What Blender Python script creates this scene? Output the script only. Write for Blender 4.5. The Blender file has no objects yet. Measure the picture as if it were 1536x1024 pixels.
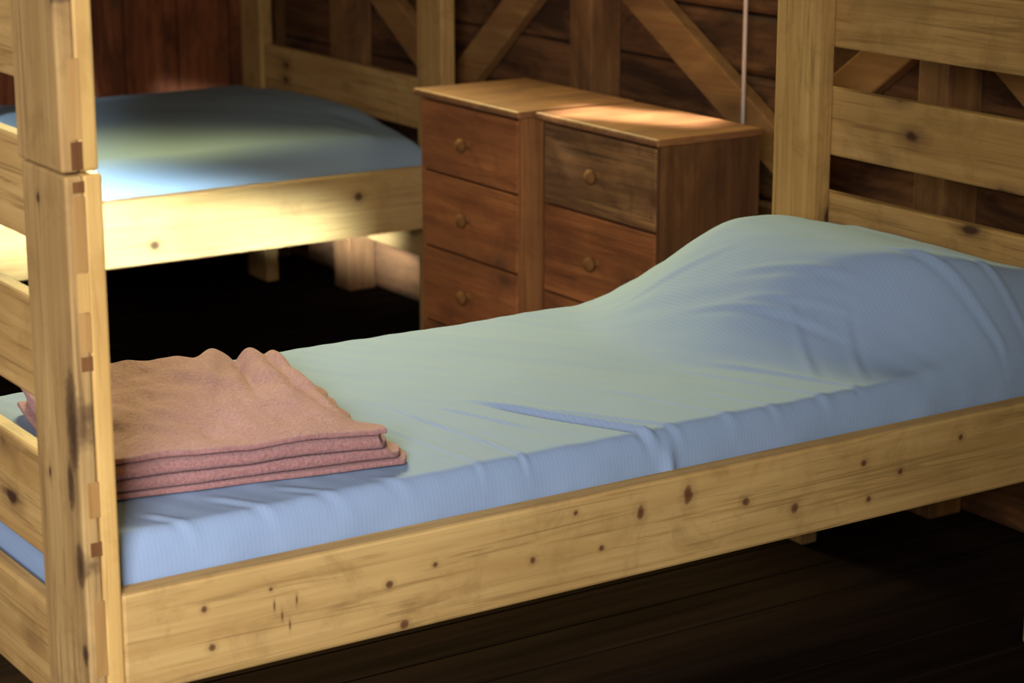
import bpy, bmesh, math, random
from mathutils import Vector, noise, Matrix
random.seed(4)
scene=bpy.context.scene
FZ=-0.10   # floor level

# ---------------------------------------------------------------- materials
def newmat(name, rough=0.6):
    m=bpy.data.materials.new(name); m.use_nodes=True
    nt=m.node_tree; b=nt.nodes['Principled BSDF']; b.inputs['Roughness'].default_value=rough
    return m,nt,b
def ramp(nt,fac,stops):
    r=nt.nodes.new('ShaderNodeValToRGB'); e=r.color_ramp.elements
    e[0].position=stops[0][0]; e[0].color=(*stops[0][1],1)
    e[1].position=stops[-1][0]; e[1].color=(*stops[-1][1],1)
    for p,c in stops[1:-1]:
        x=e.new(p); x.color=(*c,1)
    nt.links.new(fac,r.inputs[0]); return r.outputs[0]
def mix(nt,fac,a,b,mode='MIX'):
    n=nt.nodes.new('ShaderNodeMix'); n.data_type='RGBA'; n.blend_type=mode
    for sock,v in ((n.inputs[0],fac),(n.inputs[6],a),(n.inputs[7],b)):
        if isinstance(v,(int,float)): sock.default_value=v
        elif isinstance(v,tuple): sock.default_value=(*v,1)
        else: nt.links.new(v,sock)
    return n.outputs[2]
def mth(nt,op,a,b=None):
    n=nt.nodes.new('ShaderNodeMath'); n.operation=op
    for i,v in enumerate((a,b)):
        if v is None: continue
        if isinstance(v,(int,float)): n.inputs[i].default_value=v
        else: nt.links.new(v,n.inputs[i])
    return n.outputs[0]
def mapping(nt,vec,scale,loc=(0,0,0)):
    n=nt.nodes.new('ShaderNodeMapping'); n.inputs['Scale'].default_value=scale; n.inputs['Location'].default_value=loc
    nt.links.new(vec,n.inputs[0]); return n.outputs[0]
def ntex(nt,vec,scale,detail=4,rough=0.55,dist=0.0):
    n=nt.nodes.new('ShaderNodeTexNoise'); n.inputs['Scale'].default_value=scale
    n.inputs['Detail'].default_value=detail; n.inputs['Roughness'].default_value=rough; n.inputs['Distortion'].default_value=dist
    nt.links.new(vec,n.inputs['Vector']); return n.outputs['Fac']

def wood(name,axis,light,dark,knotcol=(0.10,0.035,0.012),knots=None,autoknots=True,rough=0.5,contrast=1.0,seed=0.0,knot_scale=1.0,weather=0.0,wobble=(60,0.8),streak=0.0):
    m,nt,b=newmat(name,rough)
    tc=nt.nodes.new('ShaderNodeTexCoord'); oi=nt.nodes.new('ShaderNodeObjectInfo')
    add=nt.nodes.new('ShaderNodeVectorMath'); add.operation='ADD'
    sc=nt.nodes.new('ShaderNodeVectorMath'); sc.operation='SCALE'; sc.inputs[0].default_value=(7.3,5.1,9.7)
    nt.links.new(oi.outputs['Random'],sc.inputs['Scale'])
    nt.links.new(tc.outputs['Object'],add.inputs[0]); nt.links.new(sc.outputs[0],add.inputs[1])
    v=add.outputs[0]
    s=[26.0,26.0,26.0]; s['xyz'.index(axis)]=1.3
    g1=ntex(nt,mapping(nt,v,tuple(s),(seed,seed,seed)),1.0,5,0.6,1.2)
    s2=[150.0]*3; s2['xyz'.index(axis)]=4.0
    g2=ntex(nt,mapping(nt,v,tuple(s2)),1.0,2,0.5)
    col=ramp(nt,g1,[(0.30,dark),(0.52,tuple((a+c)/2 for a,c in zip(light,dark))),(0.72,light)])
    col=mix(nt,max(0.0,1-0.6*contrast),col,light)
    col=mix(nt,mth(nt,'MULTIPLY',g2,0.35*contrast),col,dark)
    big=ntex(nt,mapping(nt,v,(3,3,3)),1.0,2)
    col=mix(nt,0.7,col,ramp(nt,big,[(0.3,(0.66,0.62,0.56)),(0.7,(1.0,1.0,1.0))]),'MULTIPLY')
    if streak>0:
        s3=[70.0]*3; s3['xyz'.index(axis)]=2.2
        sn=ntex(nt,mapping(nt,v,tuple(s3),(1,7,2)),1.0,3,0.6,1.5)
        col=mix(nt,mth(nt,'MULTIPLY',ramp(nt,sn,[(0.54,(0,0,0)),(0.66,(1,1,1))]),streak),col,tuple(c*0.55 for c in dark))
        st=ntex(nt,mapping(nt,v,(11,11,11),(5,5,5)),1.0,5,0.7,0.5)
        col=mix(nt,mth(nt,'MULTIPLY',ramp(nt,st,[(0.52,(0,0,0)),(0.75,(1,1,1))]),streak),col,tuple(c*0.6 for c in dark))
    if weather>0:
        wz=[9.0]*3; wz['xyz'.index(axis)]=2.5
        wn=ntex(nt,mapping(nt,v,tuple(wz),(3,5,1)),1.0,6,0.7,0.8)
        col=mix(nt,mth(nt,'MULTIPLY',ramp(nt,wn,[(0.42,(0,0,0)),(0.62,(1,1,1))]),weather),col,tuple(c*0.25 for c in dark))
    if autoknots:
        ks=[9.0*knot_scale]*3; ks['xyz'.index(axis)]=4.2*knot_scale
        wv=ntex(nt,mapping(nt,v,(25,25,25)),1.0,2)
        vo=nt.nodes.new('ShaderNodeTexVoronoi'); nt.links.new(mapping(nt,v,tuple(ks)),vo.inputs['Vector']); vo.inputs['Scale'].default_value=1.0
        dd=mth(nt,'ADD',vo.outputs['Distance'],mth(nt,'MULTIPLY',mth(nt,'SUBTRACT',wv,0.5),0.16))
        k=ramp(nt,dd,[(0.07,(1,1,1)),(0.13,(0.4,0.4,0.4)),(0.28,(0,0,0))])
        col=mix(nt,k,col,knotcol)
    if knots:
        tot=None
        for (kx,ky,kz,rx,ry,rz) in knots:
            sub=nt.nodes.new('ShaderNodeVectorMath'); sub.operation='SUBTRACT'; nt.links.new(tc.outputs['Object'],sub.inputs[0]); sub.inputs[1].default_value=(kx,ky,kz)
            dv=nt.nodes.new('ShaderNodeVectorMath'); dv.operation='DIVIDE'; nt.links.new(sub.outputs[0],dv.inputs[0]); dv.inputs[1].default_value=(rx,ry,rz)
            ln=nt.nodes.new('ShaderNodeVectorMath'); ln.operation='LENGTH'; nt.links.new(dv.outputs[0],ln.inputs[0])
            tot=ln.outputs['Value'] if tot is None else mth(nt,'MINIMUM',tot,ln.outputs['Value'])
        wob=ntex(nt,mapping(nt,tc.outputs['Object'],(wobble[0],)*3),1.0,3)
        tot=mth(nt,'ADD',tot,mth(nt,'MULTIPLY',mth(nt,'SUBTRACT',wob,0.5),wobble[1]))
        tot=mth(nt,'MULTIPLY',tot,0.25)
        k=ramp(nt,tot,[(0.10,(0.92,)*3),(0.22,(0.70,)*3),(0.29,(0.22,)*3),(0.66,(0,0,0))])
        col=mix(nt,k,col,knotcol)
    nt.links.new(col,b.inputs['Base Color'])
    b.inputs['Specular IOR Level'].default_value=0.3
    bp=nt.nodes.new('ShaderNodeBump'); bp.inputs['Strength'].default_value=0.3; bp.inputs['Distance'].default_value=0.003
    nt.links.new(g1,bp.inputs['Height']); nt.links.new(bp.outputs[0],b.inputs['Normal'])
    return m

PL=(0.66,0.415,0.15); PD=(0.38,0.195,0.055)
pine={a:wood('pine_'+a,a,PL,PD,contrast=1.35,rough=0.7,streak=0.6,knotcol=(0.06,0.022,0.010)) for a in 'xyz'}
OL=(0.46,0.195,0.062); OD=(0.22,0.075,0.02)
chestwood={a:wood('orange_pine_'+a,a,OL,OD,contrast=1.4,autoknots=False,rough=0.7,streak=0.5) for a in 'xyz'}
chestside=wood('dark_pine_side','z',(0.30,0.13,0.038),(0.11,0.042,0.012),contrast=1.6,weather=0.45,rough=0.75)
drawer_red=wood('red_pine_drawer','y',(0.58,0.215,0.065),(0.25,0.074,0.02),contrast=1.6,knot_scale=0.8,weather=0.35,rough=0.75,streak=0.6)
drawer_brown=wood('brown_pine_drawer','y',(0.54,0.275,0.10),(0.15,0.065,0.022),contrast=1.8,knot_scale=0.7,weather=0.4,rough=0.75,streak=0.9)
chesttop=wood('top_pine','x',(0.46,0.215,0.082),(0.24,0.09,0.03),contrast=1.6,autoknots=False,rough=0.5,weather=0.45,streak=0.6)
wallH=wood('siding_wood','y',(0.34,0.15,0.05),(0.12,0.045,0.014),contrast=1.7,knot_scale=0.6,weather=0.85,rough=0.8)
wallV=wood('red_board_wood','z',(0.42,0.125,0.035),(0.18,0.045,0.014),contrast=1.5,knot_scale=0.6,weather=0.75,rough=0.85)
studm=wood('stud_wood','z',(0.42,0.20,0.066),(0.19,0.076,0.022),contrast=1.6,knot_scale=0.6,weather=0.6,rough=0.8)
bracem=wood('brace_wood','y',(0.50,0.26,0.085),(0.27,0.11,0.03),contrast=1.4,knot_scale=0.6,weather=0.35,rough=0.8)

def fabric(name,col,ribs=900):
    m,nt,b=newmat(name,0.95)
    tc=nt.nodes.new('ShaderNodeTexCoord')
    n=ntex(nt,mapping(nt,tc.outputs['Object'],(4,4,4)),1.0,3)
    c=mix(nt,n,tuple(x*0.93 for x in col),tuple(min(1,x*1.06) for x in col))
    w=nt.nodes.new('ShaderNodeTexWave'); w.wave_type='BANDS'; w.bands_direction='X'; w.inputs['Scale'].default_value=ribs/20
    w.inputs['Distortion'].default_value=0.6
    nt.links.new(tc.outputs['Object'],w.inputs['Vector'])
    c=mix(nt,mth(nt,'MULTIPLY',w.outputs['Fac'],0.14),c,tuple(x*0.7 for x in col))
    nt.links.new(c,b.inputs['Base Color'])
    b.inputs['Specular IOR Level'].default_value=0.1
    bp=nt.nodes.new('ShaderNodeBump'); bp.inputs['Strength'].default_value=0.35; bp.inputs['Distance'].default_value=0.002
    nn=ntex(nt,mapping(nt,tc.outputs['Object'],(34,10,34)),1.0,5,0.6,0.8)
    nt.links.new(mth(nt,'ADD',nn,mth(nt,'MULTIPLY',w.outputs['Fac'],0.08)),bp.inputs['Height']); nt.links.new(bp.outputs[0],b.inputs['Normal'])
    return m
sheet=fabric('blue_sheet',(0.265,0.345,0.50))
sheet2=fabric('blue_sheet_far',(0.27,0.35,0.40))
def wool():
    m,nt,b=newmat('pink_wool',0.95)
    tc=nt.nodes.new('ShaderNodeTexCoord')
    n=ntex(nt,mapping(nt,tc.outputs['Object'],(200,200,200)),1.0,4,0.75)
    n2=ntex(nt,mapping(nt,tc.outputs['Object'],(26,26,26)),1.0,6,0.75)
    c=mix(nt,ramp(nt,n,[(0.33,(0,0,0)),(0.67,(1,1,1))]),(0.25,0.085,0.068),(0.60,0.26,0.23))
    c=mix(nt,mth(nt,'MULTIPLY',n2,0.5),c,(0.36,0.135,0.105))
    nt.links.new(c,b.inputs['Base Color'])
    b.inputs['Sheen Weight'].default_value=0.5; b.inputs['Sheen Roughness'].default_value=0.5; b.inputs['Sheen Tint'].default_value=(1,0.82,0.88,1)
    bp=nt.nodes.new('ShaderNodeBump'); bp.inputs['Strength'].default_value=1.0; bp.inputs['Distance'].default_value=0.007
    nt.links.new(mth(nt,'ADD',n,n2),bp.inputs['Height']); nt.links.new(bp.outputs[0],b.inputs['Normal'])
    return m
woolm=wool()
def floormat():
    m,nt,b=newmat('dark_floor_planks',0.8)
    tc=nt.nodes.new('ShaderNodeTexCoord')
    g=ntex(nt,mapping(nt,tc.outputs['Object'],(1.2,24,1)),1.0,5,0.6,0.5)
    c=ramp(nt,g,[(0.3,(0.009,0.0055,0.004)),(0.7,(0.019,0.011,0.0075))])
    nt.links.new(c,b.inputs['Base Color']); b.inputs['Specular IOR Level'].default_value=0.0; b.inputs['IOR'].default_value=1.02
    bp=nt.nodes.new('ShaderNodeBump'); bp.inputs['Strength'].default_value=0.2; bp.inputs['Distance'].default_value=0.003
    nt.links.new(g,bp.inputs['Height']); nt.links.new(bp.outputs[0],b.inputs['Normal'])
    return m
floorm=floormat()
def plain(name,c,r=0.6,spec=0.4):
    m,nt,b=newmat(name,r); b.inputs['Specular IOR Level'].default_value=spec
    tc=nt.nodes.new('ShaderNodeTexCoord'); n=ntex(nt,mapping(nt,tc.outputs['Object'],(20,20,20)),1.0,2)
    nt.links.new(mix(nt,n,tuple(x*.85 for x in c),c),b.inputs['Base Color']); return m

# ---------------------------------------------------------------- builders
def link(ob,parent=None):
    scene.collection.objects.link(ob)
    if parent is not None: ob.parent=parent
    return ob
def empty(name,loc=(0,0,0)):
    e=bpy.data.objects.new(name,None); e.location=loc; e.empty_display_size=0.1; scene.collection.objects.link(e); return e
def add_box(bm,a,b,bev=0.004,seg=2):
    c=[(a[i]+b[i])/2 for i in range(3)]; s=[abs(b[i]-a[i]) for i in range(3)]
    r=bmesh.ops.create_cube(bm,size=1.0,matrix=Matrix.Translation(c)@Matrix.Diagonal((*s,1)))
    vs=r['verts']; es=list({e for v in vs for e in v.link_edges})
    if bev>0: bmesh.ops.bevel(bm,geom=es,offset=min(bev,min(s)*0.3),segments=seg,profile=0.5,affect='EDGES')
def mesh_from(bm,name,mat,loc=(0,0,0),parent=None,smooth=True):
    me=bpy.data.meshes.new(name); bm.to_mesh(me); bm.free()
    if smooth:
        for p in me.polygons: p.use_smooth=True
    me.materials.append(mat)
    ob=bpy.data.objects.new(name,me); ob.location=loc
    link(ob,parent); return ob
def board(name,a,b,mat,parent=None,bev=0.005):
    c=Vector([(a[i]+b[i])/2 for i in range(3)])
    bm=bmesh.new(); add_box(bm,[a[i]-c[i] for i in range(3)],[b[i]-c[i] for i in range(3)],bev)
    ob=mesh_from(bm,name,mat,c,parent,smooth=False)
    if parent is not None: ob.location=c-parent.location
    return ob
def sstep(a,b,x):
    t=max(0,min(1,(x-a)/(b-a))); return t*t*(3-2*t)

# ---------------------------------------------------------------- room
def make_floor():
    bm=bmesh.new(); y=-4.5; 
    while y<4.12:
        y2=min(y+0.14,4.14)
        add_box(bm,(-3.5,y+0.001,FZ-0.04),(2.42,y2-0.001,FZ),0.002,1); y=y2
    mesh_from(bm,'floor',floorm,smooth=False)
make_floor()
def make_walls():
    bm=bmesh.new(); z=FZ
    while z<2.3:
        add_box(bm,(2.36,-3.0,z+0.002),(2.41,4.10,z+0.148),0.014,2); z+=0.15
    add_box(bm,(2.40,-3.0,FZ),(2.43,4.14,2.3),0,1)
    mesh_from(bm,'wall_right',wallH,smooth=False)
    bm=bmesh.new(); x=-3.5
    while x<2.36:
        x2=min(x+0.19,2.36)
        add_box(bm,(x+0.002,4.10,FZ),(x2-0.002,4.13,2.3),0.006,1); x=x2
    add_box(bm,(-3.5,4.125,FZ),(2.40,4.15,2.3),0,1)
    mesh_from(bm,'wall_back',wallV,smooth=False)
make_walls()
for yc in (3.47,2.14,0.81,-0.52,-1.85):
    board('wall_stud',(2.26,yc-0.05,FZ),(2.358,yc+0.05,2.3),studm)
board('wall_stud',(2.26,4.0,FZ),(2.358,4.09,2.3),studm)
def brace(p,q,w=0.10):
    y0,z0=p; y1,z1=q; L=math.hypot(y1-y0,z1-z0); h=w/2*L/abs(y1-y0)
    cy,cz=(y0+y1)/2,(z0+z1)/2
    bm=bmesh.new()
    A=[(y0-cy,z0-cz-h),(y1-cy,z1-cz-h),(y1-cy,z1-cz+h),(y0-cy,z0-cz+h)]
    f=[bm.verts.new((-0.02,a,b)) for a,b in A]; g=[bm.verts.new((0.02,a,b)) for a,b in A]
    bm.faces.new(f); bm.faces.new(g[::-1])
    for i in range(4):
        j=(i+1)%4; bm.faces.new((f[j],f[i],g[i],g[j]))
    bmesh.ops.recalc_face_normals(bm,faces=bm.faces)
    bmesh.ops.bevel(bm,geom=list(bm.edges),offset=0.004,segments=2,profile=0.5,affect='EDGES')
    mesh_from(bm,'diagonal_brace',bracem,(2.33,cy,cz),smooth=False)
brace((2.085,1.035),(1.382,0.63)); brace((0.865,1.02),(1.376,0.66)) 
brace((2.195,1.16),(2.882,0.60)); brace((3.415,0.93),(2.888,0.60))
brace((0.755,1.02),(0.10,0.56)); brace((-0.465,1.02),(0.095,0.6))
def cable():
    bm=bmesh.new(); bmesh.ops.create_cone(bm,cap_ends=True,segments=12,radius1=0.005,radius2=0.005,depth=1.7)
    mesh_from(bm,'wall_cable',plain('cable_white',(0.95,0.76,0.58)),(2.28,1.480,FZ+1.55))
cable()

# ---------------------------------------------------------------- mattresses with sheets
def profile(lo,hi,r,n_side,n_arc,n_top):
    out=[]
    for i in range(n_side): out.append((lo,i/n_side*0.55))
    for i in range(n_arc):
        a=i/n_arc*math.pi/2
        out.append((lo+r*(1-math.cos(a)),0.55+0.45*math.sin(a)))
    for i in range(n_top+1): out.append((lo+r+(hi-lo-2*r)*i/n_top,1.0))
    for i in range(n_arc-1,-1,-1):
        a=i/n_arc*math.pi/2; out.append((hi-r*(1-math.cos(a)),0.55+0.45*math.sin(a)))
    for i in range(n_side-1,-1,-1): out.append((hi,i/n_side*0.55))
    return out
def sheet_mesh(name,x0,x1,y0,y1,zb,zt,mat,parent,disp,nx=300,ny=150,r=0.04):
    px=profile(x0,x1,r,4,10,nx); py=profile(y0,y1,r,8,12,ny)
    bm=bmesh.new(); G=[]
    for (x,fx) in px:
        row=[]
        for (y,gy) in py:
            h=min(fx,gy) if min(fx,gy)<0.55 else 1-math.sqrt(max(0,(1-fx)**2+(1-gy)**2)) 
            h=max(h,0.0)
            dx,dy,dz=disp(x,y,h)
            row.append(bm.verts.new((x+dx,y+dy,zb+(zt-zb)*h+dz)))
        G.append(row)
    for i in range(len(G)-1):
        for j in range(len(G[0])-1):
            bm.faces.new((G[i][j],G[i+1][j],G[i+1][j+1],G[i][j+1]))
    bt=[G[0][0],G[0][-1],G[-1][-1],G[-1][0]]
    bm.faces.new(bt)
    return mesh_from(bm,name,mat,(0,0,0),parent)
creases=[ # (x0,y0,x1,y1,width,amp)
 (0.66,0.46,0.71,0.05,0.005,0.0035),(0.78,0.40,0.965,0.03,0.008,0.008),(0.72,0.40,0.80,0.16,0.005,0.0035),
 (0.86,0.30,1.01,0.05,0.007,0.003),(0.60,0.36,0.63,0.05,0.006,0.002),(1.02,0.34,1.12,0.05,0.010,0.002),
 (1.20,0.40,1.33,0.04,0.010,0.0025),(1.16,0.20,1.22,0.04,0.008,0.002),
 (1.26,0.35,1.40,0.08,0.008,0.003),(1.33,0.52,1.50,0.16,0.007,0.003),(1.42,0.50,1.58,0.20,0.008,0.003),(1.37,0.45,1.54,0.18,0.006,0.002),
 (1.30,0.72,1.52,0.50,0.010,0.0015),(1.62,0.30,1.74,0.06,0.007,0.006),(1.70,0.34,1.80,0.08,0.008,0.004),
 (1.43,0.08,1.52,0.26,0.010,0.003),(1.36,0.12,1.46,0.34,0.010,0.0025),
 (0.30,0.14,0.40,0.04,0.008,0.0025),(0.20,0.16,0.28,0.04,0.008,0.0025),(0.09,0.14,0.15,0.04,0.008,0.0025),(0.45,0.10,0.52,0.03,0.008,0.002)]
def pillow(x,y):
    foot=1.20+0.20*((y-0.50)/0.44)**2
    a=sstep(foot,foot+0.38,x)
    wid=0.38-0.24*sstep(1.38,1.80,x)
    f=sstep(0.02,0.02+wid,y)
    bk=sstep(0.92,0.60,y)
    e=1-0.28*sstep(1.62,1.92,x)
    return 0.184*a*f*(0.35+0.65*bk)*e
def disp_main(x,y,h):
    top=sstep(0.5,1.0,h)
    ptop=sstep(0.35,0.9,h)
    dz=ptop*pillow(x,y)
    for (ax,ay,bx,by,w,amp) in creases:
        vx,vy=bx-ax,by-ay; L2=vx*vx+vy*vy
        t=((x-ax)*vx+(y-ay)*vy)/L2
        tc=max(0,min(1,t)); d=math.hypot(x-(ax+tc*vx),y-(ay+tc*vy)) 
        if d<w*4:
            s=((x-ax)*vy-(y-ay)*vx)/math.sqrt(L2)
            env=sstep(0,0.35,tc)*(1 if by<0.09 else sstep(1,0.7,tc))
            dz+=top*amp*env*(math.exp(-(d/w)**2)-0.6*math.exp(-((s-1.6*w)/w)**2)*math.exp(-max(0,d-2.5*w)/w))
    n=noise.noise(Vector((x*5+y*2,y*3,3.1)))*0.004+noise.noise(Vector((x*26+y*12,y*7,7.1)))*0.0014
    dz+=top*n*(1+0.4*sstep(1.1,1.4,x))
    side=1-sstep(0.6,1.0,h)
    dy=0
    if y<0.2:
        dy=side*(noise.noise(Vector((x*14,h*1.2,1.0)))*0.004-0.010*math.sin(h*3)*math.exp(-((x-0.975)/0.012)**2)) 
    return 0,dy,dz
def disp_far(x,y,h):
    top=sstep(0.4,1.0,h)
    n=noise.noise(Vector((x*4,y*4,9)))*0.006+noise.noise(Vector((x*18,y*9,2)))*0.004*sstep(1.6,2.0,x)
    dome=0.030*math.sin(math.pi*max(0,min(1,(y-2.62)/1.15)))-0.030*sstep(1.85,2.08,x)*sstep(3.0,2.62,y)
    return 0,0,top*(n+dome)

# ---------------------------------------------------------------- main bunk bed
L,W=1.910,0.922
main=empty('bunk_bed',(0,0,0))
rk=[(.125,.3,4),(.135,.7,5),(.23,.25,3),(.425,.47,5),(.45,.93,6),(.505,.37,4),(.68,.56,5),(.76,.15,4),(.81,.6,4),(.885,.3,6),(.98,.22,8),(1.10,.45,7),(1.205,.65,8),(1.355,.3,5),(1.37,.75,5),(1.44,.5,5),(1.58,.25,5)]
knots=[(x-L/2,-0.02,0.075-0.15*f,r*0.0011,0.02,r*0.0011*(1.8 if i in(10,9) else 1)) for i,(x,f,r) in enumerate(rk)]
for i in range(4): knots.append((0.235-L/2+i*0.012,-0.02,0.012-0.018*(i%3),0.0015,0.02,0.007))
railm=wood('pine_rail_front','x',(0.71,0.465,0.18),(0.43,0.235,0.07),knots=knots,autoknots=False,knotcol=(0.10,0.032,0.012),contrast=1.3,rough=0.7,streak=0.55,wobble=(60,1.1))
board('rail_front',(0.006,0.0,0.290),(L,0.04,0.441),railm,main)
board('rail_back',(0.0,W-0.04,0.290),(L,W,0.441),pine['x'],main)
for i in range(9):
    xx=0.12+i*0.205; board('bed_slat_%d'%(i+1),(xx,0.04,0.337),(xx+0.08,W-0.04,0.352),pine['y'],main,0.002)
zc=(FZ+1.028)/2
def pkz(zw): return zw-zc
pk=[(-0.0,-0.060,pkz(0.69),0.06,0.020,0.070),(0.0,-0.044,pkz(0.60),0.06,0.012,0.035),(0.0,0.02,pkz(0.985),0.05,0.006,0.007),(0.0,-0.064,pkz(0.49),0.06,0.015,0.030),
    (0,-0.065,pkz(0.36),0.06,0.010,0.018),(0,0.03,pkz(0.60),.05,.004,.008),(0,-0.075,pkz(0.27),0.06,0.012,0.02)]
postA=wood('pine_post_face','z',(0.60,0.385,0.15),(0.33,0.175,0.055),knots=pk,autoknots=False,knotcol=(0.05,0.02,0.009),contrast=1.4,wobble=(45,0.9),streak=0.6,rough=0.7)
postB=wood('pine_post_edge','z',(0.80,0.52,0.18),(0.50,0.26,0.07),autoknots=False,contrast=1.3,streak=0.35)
postD=wood('pine_joint_dark','z',(0.28,0.12,0.04),(0.11,0.042,0.013),autoknots=False,contrast=1.5)
postE=wood('pine_joint_mid','z',(0.58,0.34,0.12),(0.34,0.17,0.05),autoknots=False,contrast=1.5)
def post(name,x0,y0,sgn,parent,detail=False):
    xs=(x0-0.045,x0)
    if detail:
        xs=(-0.046,0.006); yy=(y0,y0+0.155)
        for nm,z0,z1,dx in (('lower',FZ,1.028,0),('upper',1.032,1.9,-0.004)):
            board(name+'_face_'+nm,(xs[0]+dx,yy[0],z0),(xs[0]+0.025+dx,yy[1],z1),postA,parent,0.004)
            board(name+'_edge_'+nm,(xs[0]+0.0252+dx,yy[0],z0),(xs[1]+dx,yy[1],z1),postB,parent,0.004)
        js=[(1.075,1.18,postE),(1.035,1.072,postD),(1.005,1.02,postD),(0.90,1.00,postE),(0.845,0.898,postB),(0.79,0.843,postE),(0.765,0.785,postD),(0.56,0.61,postE),(0.505,0.525,postD),(0.33,0.44,postE),(0.20,0.215,postD)]
        for k,(za,zb,mm) in enumerate(js):
            board(name+'_finger_joint_%d'%(k+1),(xs[0]+0.010,yy[0]-0.0008,za),(xs[0]+0.026,yy[0]+0.01,zb),mm,parent,0.0003)
    else:
        yy=(y0,y0+0.135)
        board(name,(xs[0],yy[0],FZ),(xs[1],yy[1],1.9),pine['z'],parent)
post('post_foot_front',0.0,0.0,1,main,True)
post('post_foot_back',0.0,W-0.135,1,main)
post('post_head_front',L+0.045,0.0,1,main)
post('post_head_back',L+0.045,W-0.135,1,main)
for i,(a,b) in enumerate(((0.222,0.377),(0.447,0.602),(0.682,0.827),(0.912,1.052),(1.132,1.277),(1.40,1.54))):
    board('footboard_slat_%d'%(i+1),(-0.030,0.154,a),(-0.002,W-0.134,b),pine['y'],main)
for i,(a,b) in enumerate(((0.222,0.377),(0.53,0.674),(0.752,0.892),(0.977,1.115),(1.40,1.54))):
    board('headboard_slat_%d'%(i+1),(L+0.046,0.0,a),(L+0.072,W,b),pine['y'],main)
sheet_mesh('mattress_with_sheet',0.012,L-0.002,0.043,W-0.067,0.355,0.505,sheet,main,disp_main,nx=420,ny=190,r=0.032)

# ---------------------------------------------------------------- far bunk bed
L2=2.10; Y2=2.58; W2=1.24
far=empty('bunk_bed',(0,0,0))
fk=[(1.22,.72,9),(1.83,.35,9),(0.9,.4,8)]
knots=[(x-L2/2-0.1,-0.02,0.0875-0.175*f,r*0.0014,0.03,r*0.0013) for x,f,r in fk]
railf=wood('pine_rail_far','x',(0.70,0.46,0.175),(0.42,0.22,0.065),knots=knots,autoknots=False,knotcol=(0.06,0.02,0.010),wobble=(40,0.6),streak=0.4)
board('rail_front',(0.2,Y2,0.275),(L2,Y2+0.04,0.45),railf,far)
board('rail_back',(0.2,Y2+W2-0.04,0.275),(L2,Y2+W2,0.45),pine['x'],far)
for i in range(9):
    xx=0.28+i*0.2; board('bed_slat_%d'%(i+1),(xx,Y2+0.04,0.345),(xx+0.08,Y2+W2-0.04,0.362),pine['y'],far,0.002)
for nm,x0,y0 in (('post_head_front',L2+0.045,Y2),('post_head_back',L2+0.045,Y2+W2-0.135),('post_foot_front',0.2,Y2),('post_foot_back',0.2,Y2+W2-0.135)):
    post(nm,x0,y0,1,far)
for i,(a,b) in enumerate(((0.16,0.25),(0.53,0.676),(1.16,1.3))):
    board('headboard_slat_%d'%(i+1),(L2+0.012,Y2+0.134,a),(L2+0.04,Y2+W2-0.134,b),pine['y'],far)
    board('footboard_slat_%d'%(i+1),(0.16,Y2+0.134,a),(0.188,Y2+W2-0.134,b),pine['y'],far)
sheet_mesh('mattress_with_sheet',0.21,L2-0.006,Y2+0.043,Y2+W2-0.045,0.365,0.540,sheet2,far,disp_far,nx=160,ny=110,r=0.06)

# ---------------------------------------------------------------- drawer chests
def lathe(bm,prof,origin,n=20):
    rings=[]
    for (d,r) in prof:
        rings.append([bm.verts.new((origin[0]-d,origin[1]+r*math.cos(2*math.pi*i/n),origin[2]+r*math.sin(2*math.pi*i/n))) for i in range(n)])
    for a,b in zip(rings,rings[1:]):
        for i in range(n): bm.faces.new((a[i],a[(i+1)%n],b[(i+1)%n],b[i]))
    bm.faces.new(rings[-1])
knobm=plain('knob_wood',(0.20,0.085,0.024),0.8,0.15)
def chest(x0,y0,y1,depth,zt,edges,dmats,sidem):
    e=empty('chest_of_drawers',(x0,y0,FZ))
    x1=x0+depth; t=0.018
    board('side_panel_right',(x0,y0,FZ),(x1,y0+t,zt-0.018),sidem,e,0.002)
    board('side_panel_left',(x0,y1-t,FZ),(x1,y1,zt-0.018),sidem,e,0.002)
    board('back_panel',(x1-0.01,y0+t,FZ),(x1-0.001,y1-t,zt-0.018),sidem,e,0.001)
    board('top_panel',(x0-0.018,y0-0.010,zt-0.018),(x1+0.004,y1+0.010,zt),chesttop,e,0.005)
    board('carcass_core',(x0+0.018,y0+t,FZ+0.01),(x1-0.012,y1-t,zt-0.02),chestside,e,0.001)
    for i in range(len(edges)-1):
        zb,za=edges[i+1]+0.003,edges[i]-0.003
        board('drawer_front_%d'%(i+1),(x0-0.006,y0+0.014,zb),(x0+0.016,y1-0.014,za),dmats[i],e,0.003)
        bm=bmesh.new(); yc=(y0+y1)/2; zc=(zb+za)/2
        lathe(bm,[(d*0.9,r*0.85) for d,r in [(0,0.011),(0.008,0.0085),(0.014,0.010),(0.019,0.019),(0.026,0.0215),(0.032,0.018),(0.036,0.009),(0.037,0.002)]],(0,0,0))
        bmesh.ops.recalc_face_normals(bm,faces=bm.faces)
        k=mesh_from(bm,'knob_%d'%(i+1),knobm,(0,0,0),e); k.location=Vector((x0-0.006,yc,zc))-e.location
    board('plinth',(x0+0.002,y0+t,FZ),(x0+0.016,y1-t,edges[-1]),dmats[-1],e,0.002)
    return e
chest(1.835,1.775,2.250,0.33,0.728,[0.705,0.520,0.320,0.120,-0.07],[drawer_red]*4,chestwood['z'])
chest(1.88,1.274,1.75,0.287,0.726,[0.704,0.506,0.287,0.07,-0.07],[drawer_brown,drawer_red,drawer_red,drawer_red],chestside)

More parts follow.
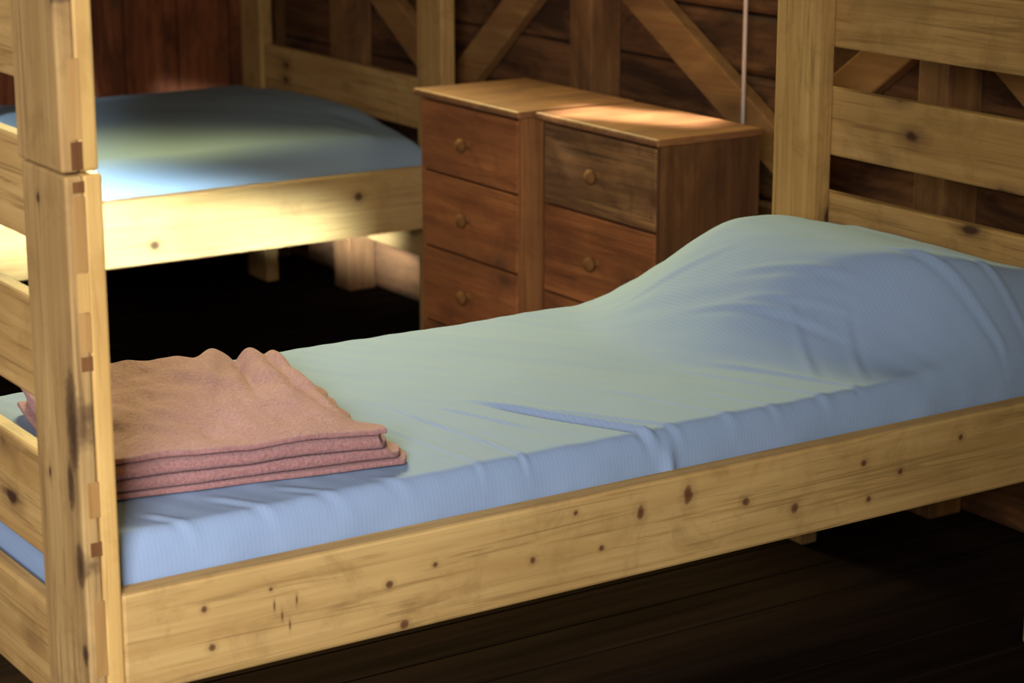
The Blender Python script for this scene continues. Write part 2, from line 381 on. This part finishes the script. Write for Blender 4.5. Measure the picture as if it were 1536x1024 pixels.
# ---------------------------------------------------------------- folded blanket
def blanket():
    wid=0.53; th=0.0112; nl=6
    ends=[0.020,0.014,-0.002,-0.006,-0.020,-0.024,-0.024]
    fr=[0,0.012,0.012,0.003,0.003,-0.003,0]
    path=[]
    for k in range(nl):
        fwd=(k%2==0)
        z=th*0.5+k*th
        n=40
        lo=0.010; hi=wid-0.010-0.008*((k//2)%2)
        for i in range(n+1):
            f=i/n; f=f if fwd else 1-f
            path.append((lo+(hi-lo)*f,z,k+0.0))
        if k<nl-1:
            cy=hi if fwd else lo; sg=1 if fwd else -1
            for i in range(1,6):
                a=-math.pi/2+math.pi*i/6
                path.append((cy+sg*math.cos(a)*th*0.9,z+th/2+math.sin(a)*th/2,k+i/6))
    bm=bmesh.new(); nx=120; G=[]
    for (py,pz,k) in path:
        row=[]; ki=int(k); fk_=k-ki
        endoff=ends[ki]*(1-fk_)+ends[ki+1]*fk_
        fo=fr[ki]*(1-fk_)+fr[ki+1]*fk_
        for i in range(nx+1):
            u=i/nx
            x=0.455*u+endoff*u*u-0.010*math.sin(k*1.7)*(1-u)**3
            x+=0.040*sstep(0.6,1,u)*noise.noise(Vector((py*8,k*0.25,0)))
            lift=(k+1)/nl
            z=pz
            w=noise.noise(Vector((x*6,py*5,0.3)))*0.010+noise.noise(Vector((x*17,py*10,2.3)))*0.011+noise.noise(Vector((x*40,py*25,1.3)))*0.005
            w+=0.016*math.exp(-((x-0.37-0.10*(py-0.3))/0.018)**2)*sstep(0.12,0.4,py)
            w+=0.011*math.exp(-((x-0.29-0.30*(py-0.42))/0.016)**2)*sstep(0.22,0.42,py)
            w+=0.014*math.exp(-((x-0.425-0.05*(py-0.42))/0.012)**2)*sstep(0.05,0.2,py)
            w-=0.014*math.exp(-((x-0.33-0.15*(py-0.3))/0.014)**2)*sstep(0.15,0.4,py)
            w-=0.012*sstep(0.85,1.0,u)
            z+=(w-0.002)*lift*(0.12+0.88*sstep(0,0.12,py)) 
            z+=0.003*noise.noise(Vector((x*9,k*0.4,8)))*(1-sstep(0,0.12,py))*lift
            yy=py+0.007*noise.noise(Vector((x*7,k*0.5,5)))+fo*(1-sstep(0,0.15,py))
            z-=0.006*lift*sstep(0.10,0.0,u)
            row.append(bm.verts.new((x,yy,max(z,th*0.5))))
        G.append(row)
    for i in range(len(G)-1):
        for j in range(nx):
            bm.faces.new((G[i][j],G[i][j+1],G[i+1][j+1],G[i+1][j]))
    bmesh.ops.recalc_face_normals(bm,faces=bm.faces)
    ob=mesh_from(bm,'folded_blanket',woolm,(0.050,0.185,0.507))
    ob.rotation_euler=(0,0,math.radians(-10))
    s=ob.modifiers.new('thick','SOLIDIFY'); s.thickness=th*0.80; s.offset=0
    s2=ob.modifiers.new('sub','SUBSURF'); s2.levels=1; s2.render_levels=1
blanket()

bm=bmesh.new()
vs=[bm.verts.new(p) for p in ((0,0,0),(0.012,0.002,0.003),(0.014,0.012,0.001),(0.002,0.010,0.004))]; bm.faces.new(vs)
mesh_from(bm,'paper_scrap',plain('paper',(0.6,0.6,0.6)),(0.79,0.30,FZ+0.001))

# ---------------------------------------------------------------- lights
def area(name,loc,target,size,energy,col,sy=None,spread=None,roll=0):
    l=bpy.data.lights.new(name,'AREA'); l.energy=energy; l.color=col; l.size=size
    if sy: l.shape='RECTANGLE'; l.size_y=sy
    if spread: l.spread=math.radians(spread)
    o=bpy.data.objects.new(name,l); o.location=loc
    q=(Vector(target)-Vector(loc)).to_track_quat('-Z','Y')
    o.rotation_euler=(q.to_matrix()@Matrix.Rotation(math.radians(roll),3,'Z')).to_euler(); scene.collection.objects.link(o); return o
area('window_light_front',(-1.9,-2.6,1.9),(-0.45,0.6,0.4),1.2,45,(0.95,0.96,1.0),0.9,spread=74)
area('fill_light_right',(1.0,-2.9,2.5),(1.6,0.4,0.5),1.0,3.5,(1.0,0.93,0.50),0.8,spread=90)  # added weak warm fill aimed at the pillow, no known window there
area('window_light_back',(1.7,3.2,2.1),(0.15,0.45,0.5),1.0,58,(1.0,0.91,0.42),0.7,spread=94)
area('window_beam_far_bed',(-3.2,-1.0,1.14),(0.85,2.58,0.44),1.2,9,(0.66,0.84,1.0),0.26,spread=2,roll=-14)
area('window_beam_chest',(1.62,2.35,2.2),(2.03,1.57,0.725),0.17,1.2,(1.0,0.95,0.85),0.34,spread=4)
w=bpy.data.worlds.new('World'); scene.world=w; w.use_nodes=True
w.node_tree.nodes['Background'].inputs[0].default_value=(1.0,0.87,0.64,1); w.node_tree.nodes['Background'].inputs[1].default_value=0.055

# ---------------------------------------------------------------- camera
cam=bpy.data.cameras.new('camera'); co=bpy.data.objects.new('camera',cam); scene.collection.objects.link(co)
cam.sensor_width=36; cam.lens=3350/1536*36
p=math.radians(14.6)
d=Vector((0.5476*math.cos(p),0.8367*math.cos(p),-math.sin(p)))
co.location=(-1.121,-2.698,1.55); co.rotation_euler=d.to_track_quat('-Z','Y').to_euler()
cam.dof.use_dof=True; cam.dof.focus_distance=3.8; cam.dof.aperture_fstop=5.0
scene.camera=co
scene.view_settings.view_transform='Standard'
